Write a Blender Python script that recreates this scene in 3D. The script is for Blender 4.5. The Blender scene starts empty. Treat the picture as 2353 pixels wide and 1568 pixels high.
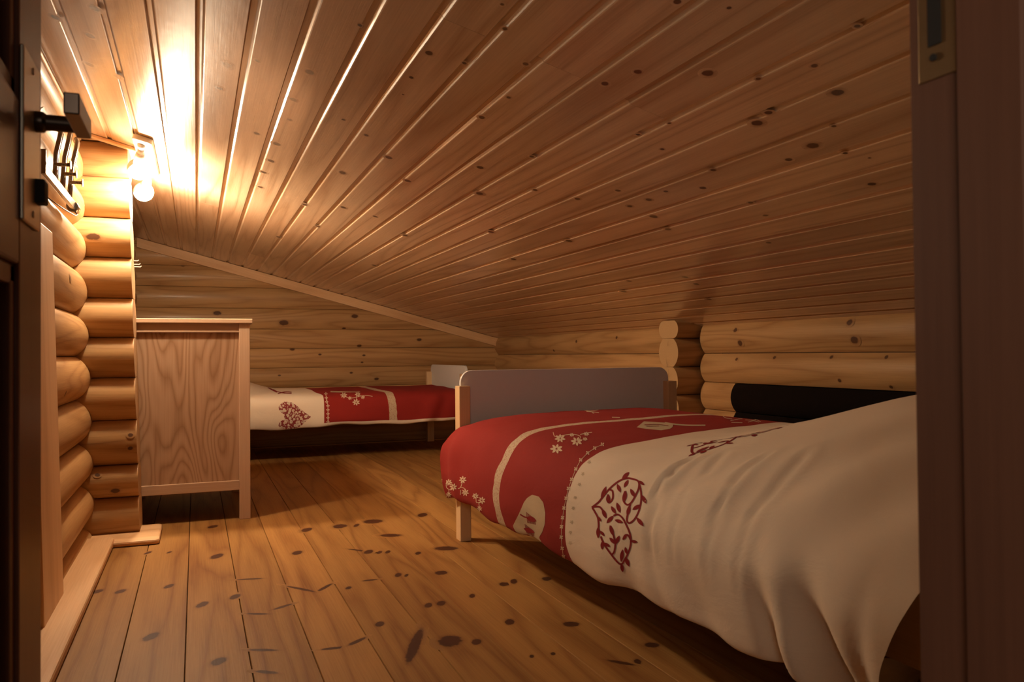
import bpy, bmesh, math, random
from mathutils import Vector, Matrix
from mathutils.bvhtree import BVHTree
rnd = random.Random(7)
scn = bpy.context.scene
COL = scn.collection
PI = math.pi

# ------------------------------------------------------------------ camera
FPX, YAW, PITCH, ROLL = 1836.473, 0.377, 0.016, -0.009
W, H, HC = 2353.0, 1568.0, 0.75
CAMPOS = Vector((0, 0, HC))
_f = Vector((math.sin(YAW)*math.cos(PITCH), math.cos(YAW)*math.cos(PITCH), math.sin(PITCH)))
_r = Vector((math.cos(YAW), -math.sin(YAW), 0)); _u = _r.cross(_f)
_c, _s = math.cos(ROLL), math.sin(ROLL)
RR, UU, FF = _c*_r+_s*_u, -_s*_r+_c*_u, _f
cam_d = bpy.data.cameras.new('camera'); cam = bpy.data.objects.new('camera', cam_d); COL.objects.link(cam)
cam.matrix_world = Matrix(((RR.x, UU.x, -FF.x, 0), (RR.y, UU.y, -FF.y, 0), (RR.z, UU.z, -FF.z, HC), (0, 0, 0, 1)))
cam_d.sensor_fit = 'HORIZONTAL'; cam_d.sensor_width = 36; cam_d.lens = FPX/W*36
cam_d.clip_start = 0.02
cam_d.dof.use_dof = True; cam_d.dof.focus_distance = 3.4; cam_d.dof.aperture_fstop = 11
scn.camera = cam
def ray(x, y): return ((x-W/2)/FPX*RR-(y-H/2)/FPX*UU+FF)
def hit(x, y, n, c):
    d = ray(x, y); n = Vector(n); return CAMPOS+d*((c-n.dot(CAMPOS))/n.dot(d))

# ------------------------------------------------------------------ materials
class NT:
    def __init__(s, name):
        s.m = bpy.data.materials.new(name); s.m.use_nodes = True; s.t = s.m.node_tree; s.t.nodes.clear()
        s.out = s.t.nodes.new('ShaderNodeOutputMaterial'); s.b = s.t.nodes.new('ShaderNodeBsdfPrincipled')
        s.t.links.new(s.b.outputs[0], s.out.inputs[0])
    def n(s, typ, **k):
        q = s.t.nodes.new(typ)
        for a, v in k.items(): setattr(q, a, v)
        return q
    def l(s, a, b): s.t.links.new(a, b)
    def attr(s, name): return s.n('ShaderNodeAttribute', attribute_name=name)
    def math(s, op, a, b=None, c=None):
        q = s.n('ShaderNodeMath', operation=op)
        for i, v in enumerate((a, b, c)):
            if v is None: continue
            if isinstance(v, (int, float)): q.inputs[i].default_value = v
            else: s.l(v, q.inputs[i])
        return q.outputs[0]
    def vmul(s, v, xyz):
        q = s.n('ShaderNodeVectorMath', operation='MULTIPLY'); s.l(v, q.inputs[0]); q.inputs[1].default_value = xyz; return q.outputs[0]
    def noise(s, v, scale=1, detail=2, rough=.5, dist=0):
        q = s.n('ShaderNodeTexNoise'); s.l(v, q.inputs['Vector']); q.inputs['Scale'].default_value = scale
        q.inputs['Detail'].default_value = detail; q.inputs['Roughness'].default_value = rough; q.inputs['Distortion'].default_value = dist
        return q.outputs['Fac']
    def mix(s, f, a, b):
        q = s.n('ShaderNodeMix', data_type='RGBA')
        for i, v in ((0, f), (6, a), (7, b)):
            if isinstance(v, (int, float)): q.inputs[i].default_value = v
            elif isinstance(v, tuple): q.inputs[i].default_value = (*v, 1)
            else: s.l(v, q.inputs[i])
        return q.outputs[2]
    def step(s, v, lo, hi):
        q = s.n('ShaderNodeMapRange', interpolation_type='SMOOTHSTEP'); s.l(v, q.inputs[0])
        q.inputs[1].default_value = lo; q.inputs[2].default_value = hi; return q.outputs[0]
    def scale(s, c, f):
        q = s.n('ShaderNodeVectorMath', operation='SCALE'); s.l(c, q.inputs[0]); s.l(f, q.inputs['Scale']); return q.outputs[0]
    def bump(s, h, strength, dist=.002):
        q = s.n('ShaderNodeBump'); q.inputs['Strength'].default_value = strength; q.inputs['Distance'].default_value = dist
        s.l(h, q.inputs['Height']); s.l(q.outputs[0], s.b.inputs['Normal'])

def wood(name, light, dark, rough=.42, coat=0., freq=5., ringmix=.45, stretch=(.55, 6, 6), tonevar=.3, knotc=(.075, .03, .014), bump=.25, dents=.5):
    t = NT(name)
    gc = t.attr('gc').outputs['Vector']
    n1 = t.noise(t.vmul(gc, stretch), 1, 1.5, .4, .15)
    ring = t.math('PINGPONG', t.math('MULTIPLY', n1, freq*2), 1.)
    ring = t.math('POWER', ring, 2.2)
    fib = t.noise(t.vmul(gc, (5, 240, 240)), 1, 2, .6)
    pat = t.noise(t.vmul(gc, (1.3, 5, 5)), 1, 2, .5)
    f = t.math('MULTIPLY', ring, ringmix)
    f = t.math('ADD', f, t.math('MULTIPLY', t.math('SUBTRACT', fib, .5), .75))
    f = t.math('ADD', f, t.math('MULTIPLY', t.math('SUBTRACT', pat, .5), .7))
    col = t.mix(t.math('ADD', f, .12), light, dark)
    tone = t.attr('tone').outputs['Fac']
    col = t.scale(col, t.math('ADD', t.math('MULTIPLY', tone, tonevar), 1-tonevar/2))
    kn = t.attr('knot').outputs['Fac']
    kd = t.math('ADD', kn, t.math('MULTIPLY', t.math('SUBTRACT', t.noise(t.vmul(gc, (70, 70, 70)), 1, 2), .5), t.math('MULTIPLY', kn, .9)))
    halo = t.step(kd, .02, .55); core = t.step(kd, .42, .72)
    col = t.mix(t.math('MULTIPLY', halo, .35), col, (dark[0]*.62, dark[1]*.5, dark[2]*.42))
    col = t.mix(t.math('MULTIPLY', core, .93), col, knotc)
    t.l(col, t.b.inputs['Base Color'])
    t.b.inputs['Roughness'].default_value = rough; t.b.inputs['Specular IOR Level'].default_value = .3
    if coat:
        t.b.inputs['Coat Weight'].default_value = coat; t.b.inputs['Coat Roughness'].default_value = .2
    und = t.noise(t.vmul(gc, (9, 22, 22)), 1, 2)
    h = t.math('ADD', t.math('MULTIPLY', fib, .35), t.math('MULTIPLY', ring, .2))
    h = t.math('ADD', h, t.math('MULTIPLY', und, dents*2.2))
    h = t.math('ADD', h, t.math('MULTIPLY', halo, -.5*dents))
    t.bump(h, bump, .003)
    return t.m

def endgrain(name, light, dark):
    t = NT(name)
    gc = t.attr('gc').outputs['Vector']
    q = t.n('ShaderNodeVectorMath', operation='LENGTH'); t.l(gc, q.inputs[0])
    d = t.math('ADD', q.outputs['Value'], t.math('MULTIPLY', t.noise(t.vmul(gc, (14, 14, 14)), 1, 2), .014))
    ring = t.math('PINGPONG', t.math('MULTIPLY', d, 260), 1.)
    fib = t.noise(t.vmul(gc, (120, 120, 120)), 1, 2)
    f = t.math('ADD', t.math('MULTIPLY', ring, .35), t.math('MULTIPLY', fib, .25))
    t.l(t.mix(f, light, dark), t.b.inputs['Base Color']); t.b.inputs['Roughness'].default_value = .7
    return t.m

def plain(name, col, rough=.5, metal=0., noise=0., nscale=60, bump=0., coat=0., sheen=0.):
    t = NT(name)
    co = t.n('ShaderNodeTexCoord').outputs['Object']
    nz = t.noise(t.vmul(co, (nscale,)*3), 1, 3)
    k = t.math('ADD', t.math('MULTIPLY', t.math('SUBTRACT', nz, .5), noise), 1.)
    t.l(t.scale(t.mix(0., col, col), k), t.b.inputs['Base Color'])
    t.b.inputs['Roughness'].default_value = rough; t.b.inputs['Metallic'].default_value = metal
    t.b.inputs['Coat Weight'].default_value = coat; t.b.inputs['Sheen Weight'].default_value = sheen
    if bump: t.bump(nz, bump, .002)
    return t.m

def cloth(name, col, var=.12):
    t = NT(name)
    gc = t.attr('gc').outputs['Vector']
    w = t.noise(t.vmul(gc, (900, 900, 900)), 1, 1)
    k = t.math('ADD', t.math('MULTIPLY', t.math('SUBTRACT', w, .5), var), 1.)
    t.l(t.scale(t.mix(0., col, col), k), t.b.inputs['Base Color'])
    t.b.inputs['Roughness'].default_value = .9; t.b.inputs['Specular IOR Level'].default_value = .2
    crease = t.noise(t.vmul(gc, (9, 14, 1)), 1, 4, .6, .6)
    t.bump(t.math('ADD', t.math('MULTIPLY', w, .12), t.math('MULTIPLY', crease, 1.5)), .35, .004)
    return t.m

def lace(name, a, b):
    t = NT(name)
    gc = t.attr('gc').outputs['Vector']
    v = t.n('ShaderNodeTexVoronoi', feature='DISTANCE_TO_EDGE'); t.l(t.vmul(gc, (120, 95, 1)), v.inputs['Vector']); v.inputs['Scale'].default_value = 1
    f = t.step(v.outputs['Distance'], .14, .3)
    t.l(t.mix(t.math('MULTIPLY', f, .6), a, b), t.b.inputs['Base Color']); t.b.inputs['Roughness'].default_value = .85
    return t.m

def heartprint(name, a, b):
    t = NT(name)
    gc = t.attr('gc').outputs['Vector']
    v = t.n('ShaderNodeTexVoronoi'); t.l(t.vmul(gc, (48, 48, 1)), v.inputs['Vector']); v.inputs['Scale'].default_value = 1
    rg = t.math('PINGPONG', t.math('MULTIPLY', v.outputs['Distance'], 3.2), 1.)
    n = t.noise(t.vmul(gc, (90, 90, 1)), 1, 2)
    f = t.step(t.math('ADD', rg, t.math('MULTIPLY', n, .35)), .55, .78)
    t.l(t.mix(t.math('MULTIPLY', f, .9), b, a), t.b.inputs['Base Color']); t.b.inputs['Roughness'].default_value = .85
    return t.m

PINE_L, PINE_D = (.72, .47, .26), (.48, .25, .105)
M_CEIL = wood('ceiling_pine', (.74, .56, .385), (.45, .285, .165), rough=.36, coat=.6, freq=9, ringmix=.6, stretch=(.28, 8, 8), tonevar=.22, dents=.55)
M_LOG = wood('log_pine', (.49, .29, .125), (.27, .125, .042), rough=.5, coat=.1, freq=9, ringmix=.5, stretch=(.6, 6, 6), tonevar=.2)
M_FLOOR = wood('floor_pine', (.34, .17, .05), (.165, .058, .015), rough=.45, coat=0., freq=8, ringmix=.5, tonevar=.34, knotc=(.05, .014, .007))
M_TRIM = wood('trim_pine', PINE_L, PINE_D, rough=.5, freq=4)
M_CHEST = wood('chest_pine', (.52, .355, .24), (.38, .23, .14), rough=.5, freq=3, ringmix=.2, bump=.1, dents=.1)
M_PLY = wood('chest_plywood', (.42, .265, .165), (.27, .145, .075), rough=.5, freq=20, ringmix=.85, stretch=(1.25, 6., 6.), bump=.08, dents=.05)
M_BEDWOOD = wood('bed_birch', (.72, .49, .27), (.55, .33, .16), rough=.45, freq=4, ringmix=.3, bump=.1, dents=.1)
M_END = endgrain('log_end_grain', (.50, .32, .15), (.36, .20, .08))
M_DOOR = wood('door_stained', (.17, .075, .045), (.10, .042, .026), rough=.4, coat=.12, freq=4, ringmix=.3, tonevar=.1, bump=.12, dents=.3)
M_WHITE = plain('white_lacquer', (.70, .68, .66), .4, noise=.04)
M_LAMPW = plain('lamp_white_enamel', (.85, .82, .76), .35, noise=.02)
M_CHROME = plain('chrome', (.55, .52, .48), .22, metal=1, noise=.05)
M_DARKMETAL = plain('dark_bronze', (.09, .065, .05), .35, metal=1, noise=.1)
M_STEEL = plain('brushed_steel', (.52, .45, .36), .4, metal=1, noise=.1)
M_BRASS = plain('aged_brass', (.30, .19, .09), .45, metal=.8, noise=.2)
M_BLACK = plain('black_void', (.012, .009, .008), .8, noise=.3)
M_DARKWOOD = plain('near_black_log', (.007, .004, .003), 1., noise=.6)  # near-black colour for two log lengths in the right wall
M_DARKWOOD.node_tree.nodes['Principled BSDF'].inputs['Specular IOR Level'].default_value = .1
M_CW = cloth('duvet_white', (.80, .66, .51))
M_CR = cloth('duvet_red', (.285, .022, .017))
M_PR = cloth('duvet_print_red', (.24, .012, .014))
M_PC = cloth('duvet_print_cream', (.68, .52, .36))
M_FT = cloth('duvet_print_tan', (.52, .41, .27))
M_LACE = lace('duvet_lace', (.56, .43, .29), (.34, .10, .065))
M_HEART = heartprint('duvet_heart_print', (.70, .58, .44), (.26, .03, .03))
M_SHEET = cloth('sheet_white', (.68, .60, .50))
def emit(name, col, st):
    t = NT(name); t.b.inputs['Base Color'].default_value = (*col, 1)
    t.b.inputs['Emission Color'].default_value = (*col, 1); t.b.inputs['Emission Strength'].default_value = st
    return t.m
M_BULB = [emit('lit_bulb', (1., .78, .53), 570), emit('lit_bulb_bright', (1., .78, .53), 1010)]

# ------------------------------------------------------------------ mesh builder
class MB:
    def __init__(s): s.v = []; s.f = []; s.mi = []; s.gc = []; s.to = []; s.kn = []; s.sm = []
    def add(s, verts, faces, gc=None, tone=.5, knot=None, mat=0, smooth=False):
        o = len(s.v); s.v += [Vector(p) for p in verts]
        s.gc += gc if gc else [Vector(p) for p in verts]
        s.to += [tone]*len(verts); s.kn += knot if knot else [0.]*len(verts)
        for f in faces: s.f.append(tuple(o+i for i in f)); s.mi.append(mat); s.sm.append(smooth)
    def box(s, x0, x1, y0, y1, z0, z1, axis=0, tone=None, mat=0, xf=None):
        off = Vector((rnd.uniform(0, 9), rnd.uniform(0, 9), rnd.uniform(0, 9)))
        vs = [Vector((x, y, z)) for x in (x0, x1) for y in (y0, y1) for z in (z0, z1)]
        fs = [(0, 1, 3, 2), (4, 6, 7, 5), (0, 4, 5, 1), (2, 3, 7, 6), (0, 2, 6, 4), (1, 5, 7, 3)]
        o = [(0, 1, 2), (1, 0, 2), (2, 0, 1)][axis]
        gc = [Vector((p[o[0]], p[o[1]], p[o[2]]))+off for p in vs]
        if xf: vs = [xf(p) for p in vs]
        s.add(vs, fs, gc, rnd.random() if tone is None else tone, mat=mat)
    def tube(s, pts, r, n=10, mat=0, caps=True):
        pts = [Vector(p) for p in pts]; rs = r if isinstance(r, (list, tuple)) else [r]*len(pts)
        vs = []; prev = None
        for i, p in enumerate(pts):
            d = (pts[min(i+1, len(pts)-1)]-pts[max(i-1, 0)]).normalized()
            a = prev - d*prev.dot(d) if prev else d.orthogonal()
            a.normalize(); prev = a; b = d.cross(a)
            vs += [p+(a*math.cos(2*PI*k/n)+b*math.sin(2*PI*k/n))*rs[i] for k in range(n)]
        fs = [(i*n+k, i*n+(k+1) % n, (i+1)*n+(k+1) % n, (i+1)*n+k) for i in range(len(pts)-1) for k in range(n)]
        s.add(vs, fs, mat=mat, smooth=True)
        if caps:
            L = (len(pts)-1)*n; o = len(s.v)-len(vs)
            s.f += [tuple(o+k for k in range(n))[::-1], tuple(o+L+k for k in range(n))]; s.mi += [mat]*2; s.sm += [False]*2
    def sphere(s, c, r, n=24, m=14, mat=0):
        vs = []; c = Vector(c)
        for i in range(m+1):
            th = PI*i/m
            vs += [c+Vector((r*math.sin(th)*math.cos(2*PI*k/n), r*math.sin(th)*math.sin(2*PI*k/n), r*math.cos(th))) for k in range(n)]
        fs = [(i*n+k, (i+1)*n+k, (i+1)*n+(k+1) % n, i*n+(k+1) % n) for i in range(m) for k in range(n)]
        s.add(vs, fs, mat=mat, smooth=True)
    def prism(s, poly, z0, z1, mat=0, tone=.5, xf=None, axis=2):
        n = len(poly); vs = [Vector((p[0], p[1], z)) for z in (z0, z1) for p in poly]
        off = Vector((rnd.uniform(0, 9), rnd.uniform(0, 9), 0)); o = [(0, 1, 2), (1, 0, 2), (2, 0, 1)][axis]
        fs = [tuple(range(n))[::-1], tuple(range(n, 2*n))]+[(i, (i+1) % n, n+(i+1) % n, n+i) for i in range(n)]
        gc = [Vector((p[o[0]], p[o[1]], p[o[2]]))+off for p in vs]
        if xf: vs = [xf(p) for p in vs]
        s.add(vs, fs, gc, tone, mat=mat)
    def knot(s, S, a, b, ra, rb, ang=0., tone=.5, mat=0, G=None):
        """dark knot lying in the surface S(a,b); same wood, 'knot' weight fades out to 0"""
        vs = []; gc = []; kn = []; n = 18
        rings = [(0, 1.), (.35, .95), (.52, .62), (.7, .3), (1., 0.)]
        ca, sa = math.cos(ang), math.sin(ang)
        for rr, w in rings:
            for k in range(1 if rr == 0 else n):
                th = 2*PI*k/n; x = math.cos(th)*rr*ra*1.7; y = math.sin(th)*rr*rb*1.7
                p, g = S(a+x*ca-y*sa, b+x*sa+y*ca); vs.append(p); gc.append(g); kn.append(w)
        fs = [(0, 1+k, 1+(k+1) % n) for k in range(n)]
        for i in range(len(rings)-2):
            o = 1+i*n
            fs += [(o+k, o+n+k, o+n+(k+1) % n, o+(k+1) % n) for k in range(n)]
        s.add(vs, fs, gc, tone, kn, mat, True)
    def build(s, name, mats, parent=None, bevel=0, recalc=True, weld=False):
        me = bpy.data.meshes.new(name)
        me.from_pydata([tuple(p) for p in s.v], [], s.f)
        for m in (mats if isinstance(mats, (list, tuple)) else [mats]): me.materials.append(m)
        me.polygons.foreach_set('material_index', s.mi); me.polygons.foreach_set('use_smooth', s.sm)
        a = me.attributes.new('gc', 'FLOAT_VECTOR', 'POINT'); a.data.foreach_set('vector', [c for p in s.gc for c in p])
        a = me.attributes.new('tone', 'FLOAT', 'POINT'); a.data.foreach_set('value', s.to)
        a = me.attributes.new('knot', 'FLOAT', 'POINT'); a.data.foreach_set('value', s.kn)
        if recalc:
            bm = bmesh.new(); bm.from_mesh(me); bmesh.ops.recalc_face_normals(bm, faces=bm.faces); bm.to_mesh(me); bm.free()
        me.update()
        o = bpy.data.objects.new(name, me); COL.objects.link(o)
        if parent: o.parent = parent
        if bevel:
            b = o.modifiers.new('bevel', 'BEVEL'); b.width = bevel; b.segments = 2; b.limit_method = 'ANGLE'
        return o
def struct(o): o['kind'] = 'structure'; return o
def tag(o, label, cat, group=None):
    o['label'] = label; o['category'] = cat
    if group: o['group'] = group
    return o
def thing(name, label, cat, loc=(0, 0, 0), group=None):
    o = bpy.data.objects.new(name, None); COL.objects.link(o); o.location = loc; o.empty_display_size = .1
    return tag(o, label, cat, group)

# ------------------------------------------------------------------ dimensions
G, XE, XL, LEAN = 6.80, 2.551, -0.438, -0.0275
SL = .2638                                   # ceiling fall per metre of x
CZ = lambda x: 1.563-SL*x
CN = Vector((SL, 0, 1)); CD = CN.normalized()

# ------------------------------------------------------------------ floor
fb = MB(); pitch = .1495; X0 = -.1755
fkn = [0]
def floor_knots():
    K = [(683,1271,10,4),(781,1210,14,4),(819,1208,5,3),(847,1269,9,4),(872,1270,5,3),(891,1269,5,3),(857,1199,20,4),(898,1231,22,3),
         (801,1352,6,3),(915,1322,7,4),(934,1323,4,3),(1014,1317,13,4),(1085,1370,6,4),(984,1392,8,5),(1014,1387,9,5),(953,1483,12,36),(1035,1474,25,11),
         (1095,1476,10,6),(502,1521,14,8),(705,1218,10,4),(971,1184,10,4),(1025,1261,25,4),(961,1272,6,3),(873,1435,9,5),(1171,1430,10,6),(1159,1343,11,4),
         (1181,1337,7,5),(1222,1509,5,3),(1271,1503,5,3),(1313,1435,17,5),(1465,1522,8,6),(1498,1483,16,5),(498,1279,11,5),(465,1390,10,6),(347,1464,13,8),
         (388,1348,8,4),(224,1360,9,4),(277,1360,9,4),(389,1270,4,2),(340,1271,5,3),(489,1211,9,3),(540,1372,9,5),(1256,1331,10,4)]
    return K
def FS(x, y):
    i = math.floor((x-X0)/pitch)
    return Vector((x, y, .0001+fkn[0]*.00005)), Vector((y, x, 0))+foff(i)
_fo = {}
def foff(i):
    if i not in _fo: _fo[i] = (Vector((rnd.uniform(0, 30), rnd.uniform(0, 30), rnd.uniform(0, 9))), rnd.random())
    return _fo[i][0]
for i in range(-3, 20):
    foff(i); o, tn = _fo[i]
    xa, xb = X0+i*pitch+.0008, X0+(i+1)*pitch-.0008; b = .0012
    prof = [(xa, -.012), (xa, -.0025), (xa+b, 0), (xb-b, 0), (xb, -.0025), (xb, -.012)]
    ys = [-.6, 1, 2, 3, 4, 5, 6, 6.95]
    vs = [Vector((x, y, z)) for y in ys for x, z in prof]; n = len(prof)
    fs = [(j*n+k, j*n+k+1, (j+1)*n+k+1, (j+1)*n+k) for j in range(len(ys)-1) for k in range(n-1)]
    fb.add(vs, fs, [Vector((p.y, p.x, p.z))+o for p in vs], tn)
fb.box(-.7, 2.75, -.6, 6.95, -.05, -.0115, mat=1)
for x, y, rx, ry in floor_knots():
    p = hit(x, y, (0, 0, 1), 0); px = hit(x+rx, y, (0, 0, 1), 0); d = (p-CAMPOS).length
    sx = (px-p).length; py = hit(x, y+ry, (0, 0, 1), 0); sy = (py-p).length
    i = math.floor((p.x-X0)/pitch); foff(i)
    dv = px-p; fkn[0] = (fkn[0]+1) % 5
    fb.knot(FS, p.x, p.y, sx*1.15, max(sy*1.2, .006), math.atan2(dv.y, dv.x), _fo[i][1])
for (xa, ya, xb, yb, w) in [(657,1347,724,1361,9),(728,1361,764,1341,9),(736,1494,797,1487,8),(799,1485,841,1465,8),(565,1411,618,1412,7),(541,1333,606,1330,5),(627,1402,672,1388,6),(570,1494,640,1495,8),(832,1336,868,1332,7),(1395,1518,1462,1530,7),(585,1543,640,1548,9),(800,1262,850,1269,5)]:
    a = hit(xa, ya, (0, 0, 1), 0); b = hit(xb, yb, (0, 0, 1), 0); c = (a+b)/2; dv = b-a; fkn[0] = (fkn[0]+1) % 5
    i = math.floor((c.x-X0)/pitch); foff(i)
    fb.knot(FS, c.x, c.y, dv.length*.5, .0085, math.atan2(dv.y, dv.x), _fo[i][1])
for k_, v_ in (('Roughness', .55), ('Specular IOR Level', .14)): M_FLOOR.node_tree.nodes['Principled BSDF'].inputs[k_].default_value = v_
floor = struct(fb.build('floor', [M_FLOOR, M_BLACK], recalc=False))

# ------------------------------------------------------------------ ceiling of sloping boards
cb = MB(); cp = .1128; cx0 = .003
_co = {}
def coff(i):
    if i not in _co: _co[i] = (Vector((rnd.uniform(0, 30), rnd.uniform(0, 30), rnd.uniform(0, 9))), rnd.random())
    return _co[i]
def CP(x, y, up=0.): return Vector((x, y, CZ(x)))+CD*up
def CS(x, y):
    i = math.floor((x-cx0)/cp); return CP(x, y, -.00015), Vector((y, x, 0))+coff(i)[0]
joints = {}
for x, y in ((1060, 60), (1290, 160), (1440, 236), (975, 622)):
    p = hit(x, y, CN, 1.563); joints.setdefault(math.floor((p.x-cx0)/cp), []).append(p.y)
for i in range(-6, 24):
    xa, xb = cx0+i*cp, cx0+(i+1)*cp
    o, tn = coff(i)
    js = joints.get(i, [rnd.uniform(3.5, 6.3)] if i % 3 == 0 else [])
    cuts = [.2]+sorted(js)+[6.95]
    prof = [(xa-.0004, .009), (xa-.0002, .0065), (xa+.0125, .0065), (xa+.0195, .0006), (xa+.022, 0), (xb-.0025, 0), (xb-.0006, .0015), (xb-.0004, .009)]
    for j in range(len(cuts)-1):
        oo = o+Vector((j*3.3, 0, 0)); t2 = tn if j == 0 else rnd.random()
        y0, y1 = cuts[j]+.0006, cuts[j+1]-.0006
        ys = [y0+(y1-y0)*k/6 for k in range(7)]
        vs = [CP(x, y, u) for y in ys for x, u in prof]; n = len(prof)
        fs = [(q*n+k, q*n+k+1, (q+1)*n+k+1, (q+1)*n+k) for q in range(6) for k in range(n-1)]
        fs += [tuple(range(n)), tuple(6*n+k for k in range(n))[::-1]]
        cb.add(vs, fs, [Vector((p.y, p.x, p.z*.2))+oo for p in vs], t2)
cq = [CP(x, y, u) for u in (.009, .04) for x, y in ((-.75, .2), (2.75, .2), (2.75, 6.95), (-.75, 6.95))]
cb.add(cq, [(0, 1, 2, 3), (7, 6, 5, 4), (0, 4, 5, 1), (1, 5, 6, 2), (2, 6, 7, 3), (3, 7, 4, 0)], mat=1)
CK = [(1970,60,9),(1872,151,10),(1742,181,7),(1766,259,11),(1740,283,16),(1924,213,18),(1868,335,18),(1812,367,10),(1942,352,7),(1998,363,4),(1916,290,7),
 (1556,4,11),(1675,18,7),(1466,165,11),(1390,192,10),(1626,168,16),(1538,283,5),(1522,343,6),(1466,309,6),(1639,391,8),(986,122,10),(1160,66,7),(1154,10,6),
 (827,58,6),(711,166,11),(945,178,6),(1067,145,6),(1169,224,6),(1107,270,8),(893,362,8),(1103,385,9),(842,311,5),(926,217,3),(787,397,8),(1208,147,8),(1222,360,6),
 (789,275,5),(523,150,14),(505,203,7),(592,140,6),(207,82,9),(206,148,8),(218,20,10),(270,176,7),(674,229,8),(636,331,10),(590,307,6),(665,275,5),(623,370,9),(127,40,8),
 (1420,438,7),(1327,457,7),(1615,432,9),(1530,440,6),(1491,459,8),(1502,498,10),(1725,466,7),(1759,495,7),(1447,474,7),(1574,637,8),(1600,653,7),(1445,646,6),(1433,670,7),
 (1766,558,7),(1629,688,6),(1308,554,8),(1535,527,8),(2003,423,12),(1102,445,9),(937,416,7),(789,477,7),(931,541,6),(1128,533,7),(1180,596,9),(863,498,5),(1230,437,6),
 (606,396,6),(598,430,5),(700,470,7),(730,520,6),(640,545,6),(860,610,6)]
for x, y, r in CK:
    p = hit(x, y, CN, 1.563); i = math.floor((p.x-cx0)/cp)
    a = (hit(x+r, y, CN, 1.563)-p).length
    a = min(a, .028)
    cb.knot(CS, p.x, p.y, min(a*.75, .013), min(a*1.0, .02), 0, coff(i)[1])
ceiling = struct(cb.build('ceiling', [M_CEIL, M_BLACK], recalc=False))

# ------------------------------------------------------------------ log walls
class LogWall:
    """logs laid along 'a'; F(a, d, z) gives the world point, d = distance out of the seam plane into the room"""
    def __init__(s, F, sag, thick=.14, both=False): s.F = F; s.sag = sag; s.th = thick; s.both = both; s.mb = MB(); s.logs = []
    def bulge(s, z, z0, z1):
        h = (z1-z0)/2; R = (h*h+s.sag**2)/(2*s.sag); t = min(max(z-(z0+z1)/2, -h), h)
        return math.sqrt(max(R*R-t*t, 0))-(R-s.sag)
    def log(s, z0, z1, a0, a1, cap0=False, cap1=False, tone=None, na=4, top=None):
        tone = rnd.random() if tone is None else tone
        off = Vector((rnd.uniform(0, 30), rnd.uniform(0, 30), rnd.uniform(0, 9)))
        s.logs.append((z0, z1, a0, a1, tone, off))
        g = .0012; N = 14
        prof = []; 
        for k in range(N+1):
            u = -math.cos(PI*k/N); z = (z0+z1)/2+u*((z1-z0)/2-g); prof.append((s.bulge(z, z0, z1)+.0, z))
        if s.both: back = [(-s.th-d, z) for d, z in reversed(prof)]
        else: back = [(-s.th, z1-g), (-s.th, z0+g)]
        ring = prof+back; n = len(ring)
        aa = [a0+(a1-a0)*k/na for k in range(na+1)]
        wob = [rnd.uniform(-.0012, .0012) for _ in aa]
        vs = []; gc = []
        for a, w in zip(aa, wob):
            for d, z in ring:
                vs.append(s.F(a, d+w, z)); gc.append(Vector((a, z*1.15, d))+off)
        fs = [(j*n+k, j*n+(k+1) % n, (j+1)*n+(k+1) % n, (j+1)*n+k) for j in range(na) for k in range(n)]
        s.mb.add(vs, fs, gc, tone, smooth=True)
        zc = (z0+z1)/2+rnd.uniform(-.01, .01); dc = -s.th/2
        for cap, a in ((cap0, a0), (cap1, a1)):
            if cap:
                vs = [s.F(a, d, z) for d, z in ring]; gc = [Vector((d-dc, z-zc, 0)) for d, z in ring]
                s.mb.add(vs, [tuple(range(n))], gc, tone, mat=1)
            else:
                vs = [s.F(a, d, z) for d, z in ring]; s.mb.add(vs, [tuple(range(n))], None, tone, mat=0)
    def knot_at(s, x, y, n, c, ra, rb, inv):
        p = hit(x, y, n, c); a, z = inv(p)
        for z0, z1, a0, a1, tone, off in s.logs:
            if z0 <= z < z1 and a0 <= a <= a1:
                def S(aa, zz):
                    zz = min(max(zz, z0+.002), z1-.002); d = s.bulge(zz, z0, z1)+.0014
                    return s.F(aa, d, zz), Vector((aa, zz*1.15, d))+off
                s.mb.knot(S, a, z, ra, rb, 0, tone); return
    def build(s, name): return struct(s.mb.build(name, [M_LOG, M_END]))

# back gable
gw = LogWall(lambda a, d, z: Vector((a, G-d, z)), .024)
gs = [-.03, .01, .17, .33, .49, .651, .811, .970, 1.137, 1.305, 1.469, 1.63, 1.79]
for k in range(len(gs)-1):
    xr = min(2.6, (1.563-gs[k])/SL-.02)
    gw.log(gs[k], gs[k+1], -.62, xr, na=6)
for x, y, r in [(499,720,.032),(652,742,.04),(815,727,.03),(826,795,.02),(963,781,.022),(865,871,.02),(807,857,.014),(791,755,.016),(672,803,.02),(420,610,.016),(642,863,.012),(836,817,.014),(735,815,.014),(832,833,.012)]:
    gw.knot_at(x, y, (0, 1, 0), G-.02, r, r*.55, lambda p: (p.x, p.z))
gw.build('wall_back')
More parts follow.
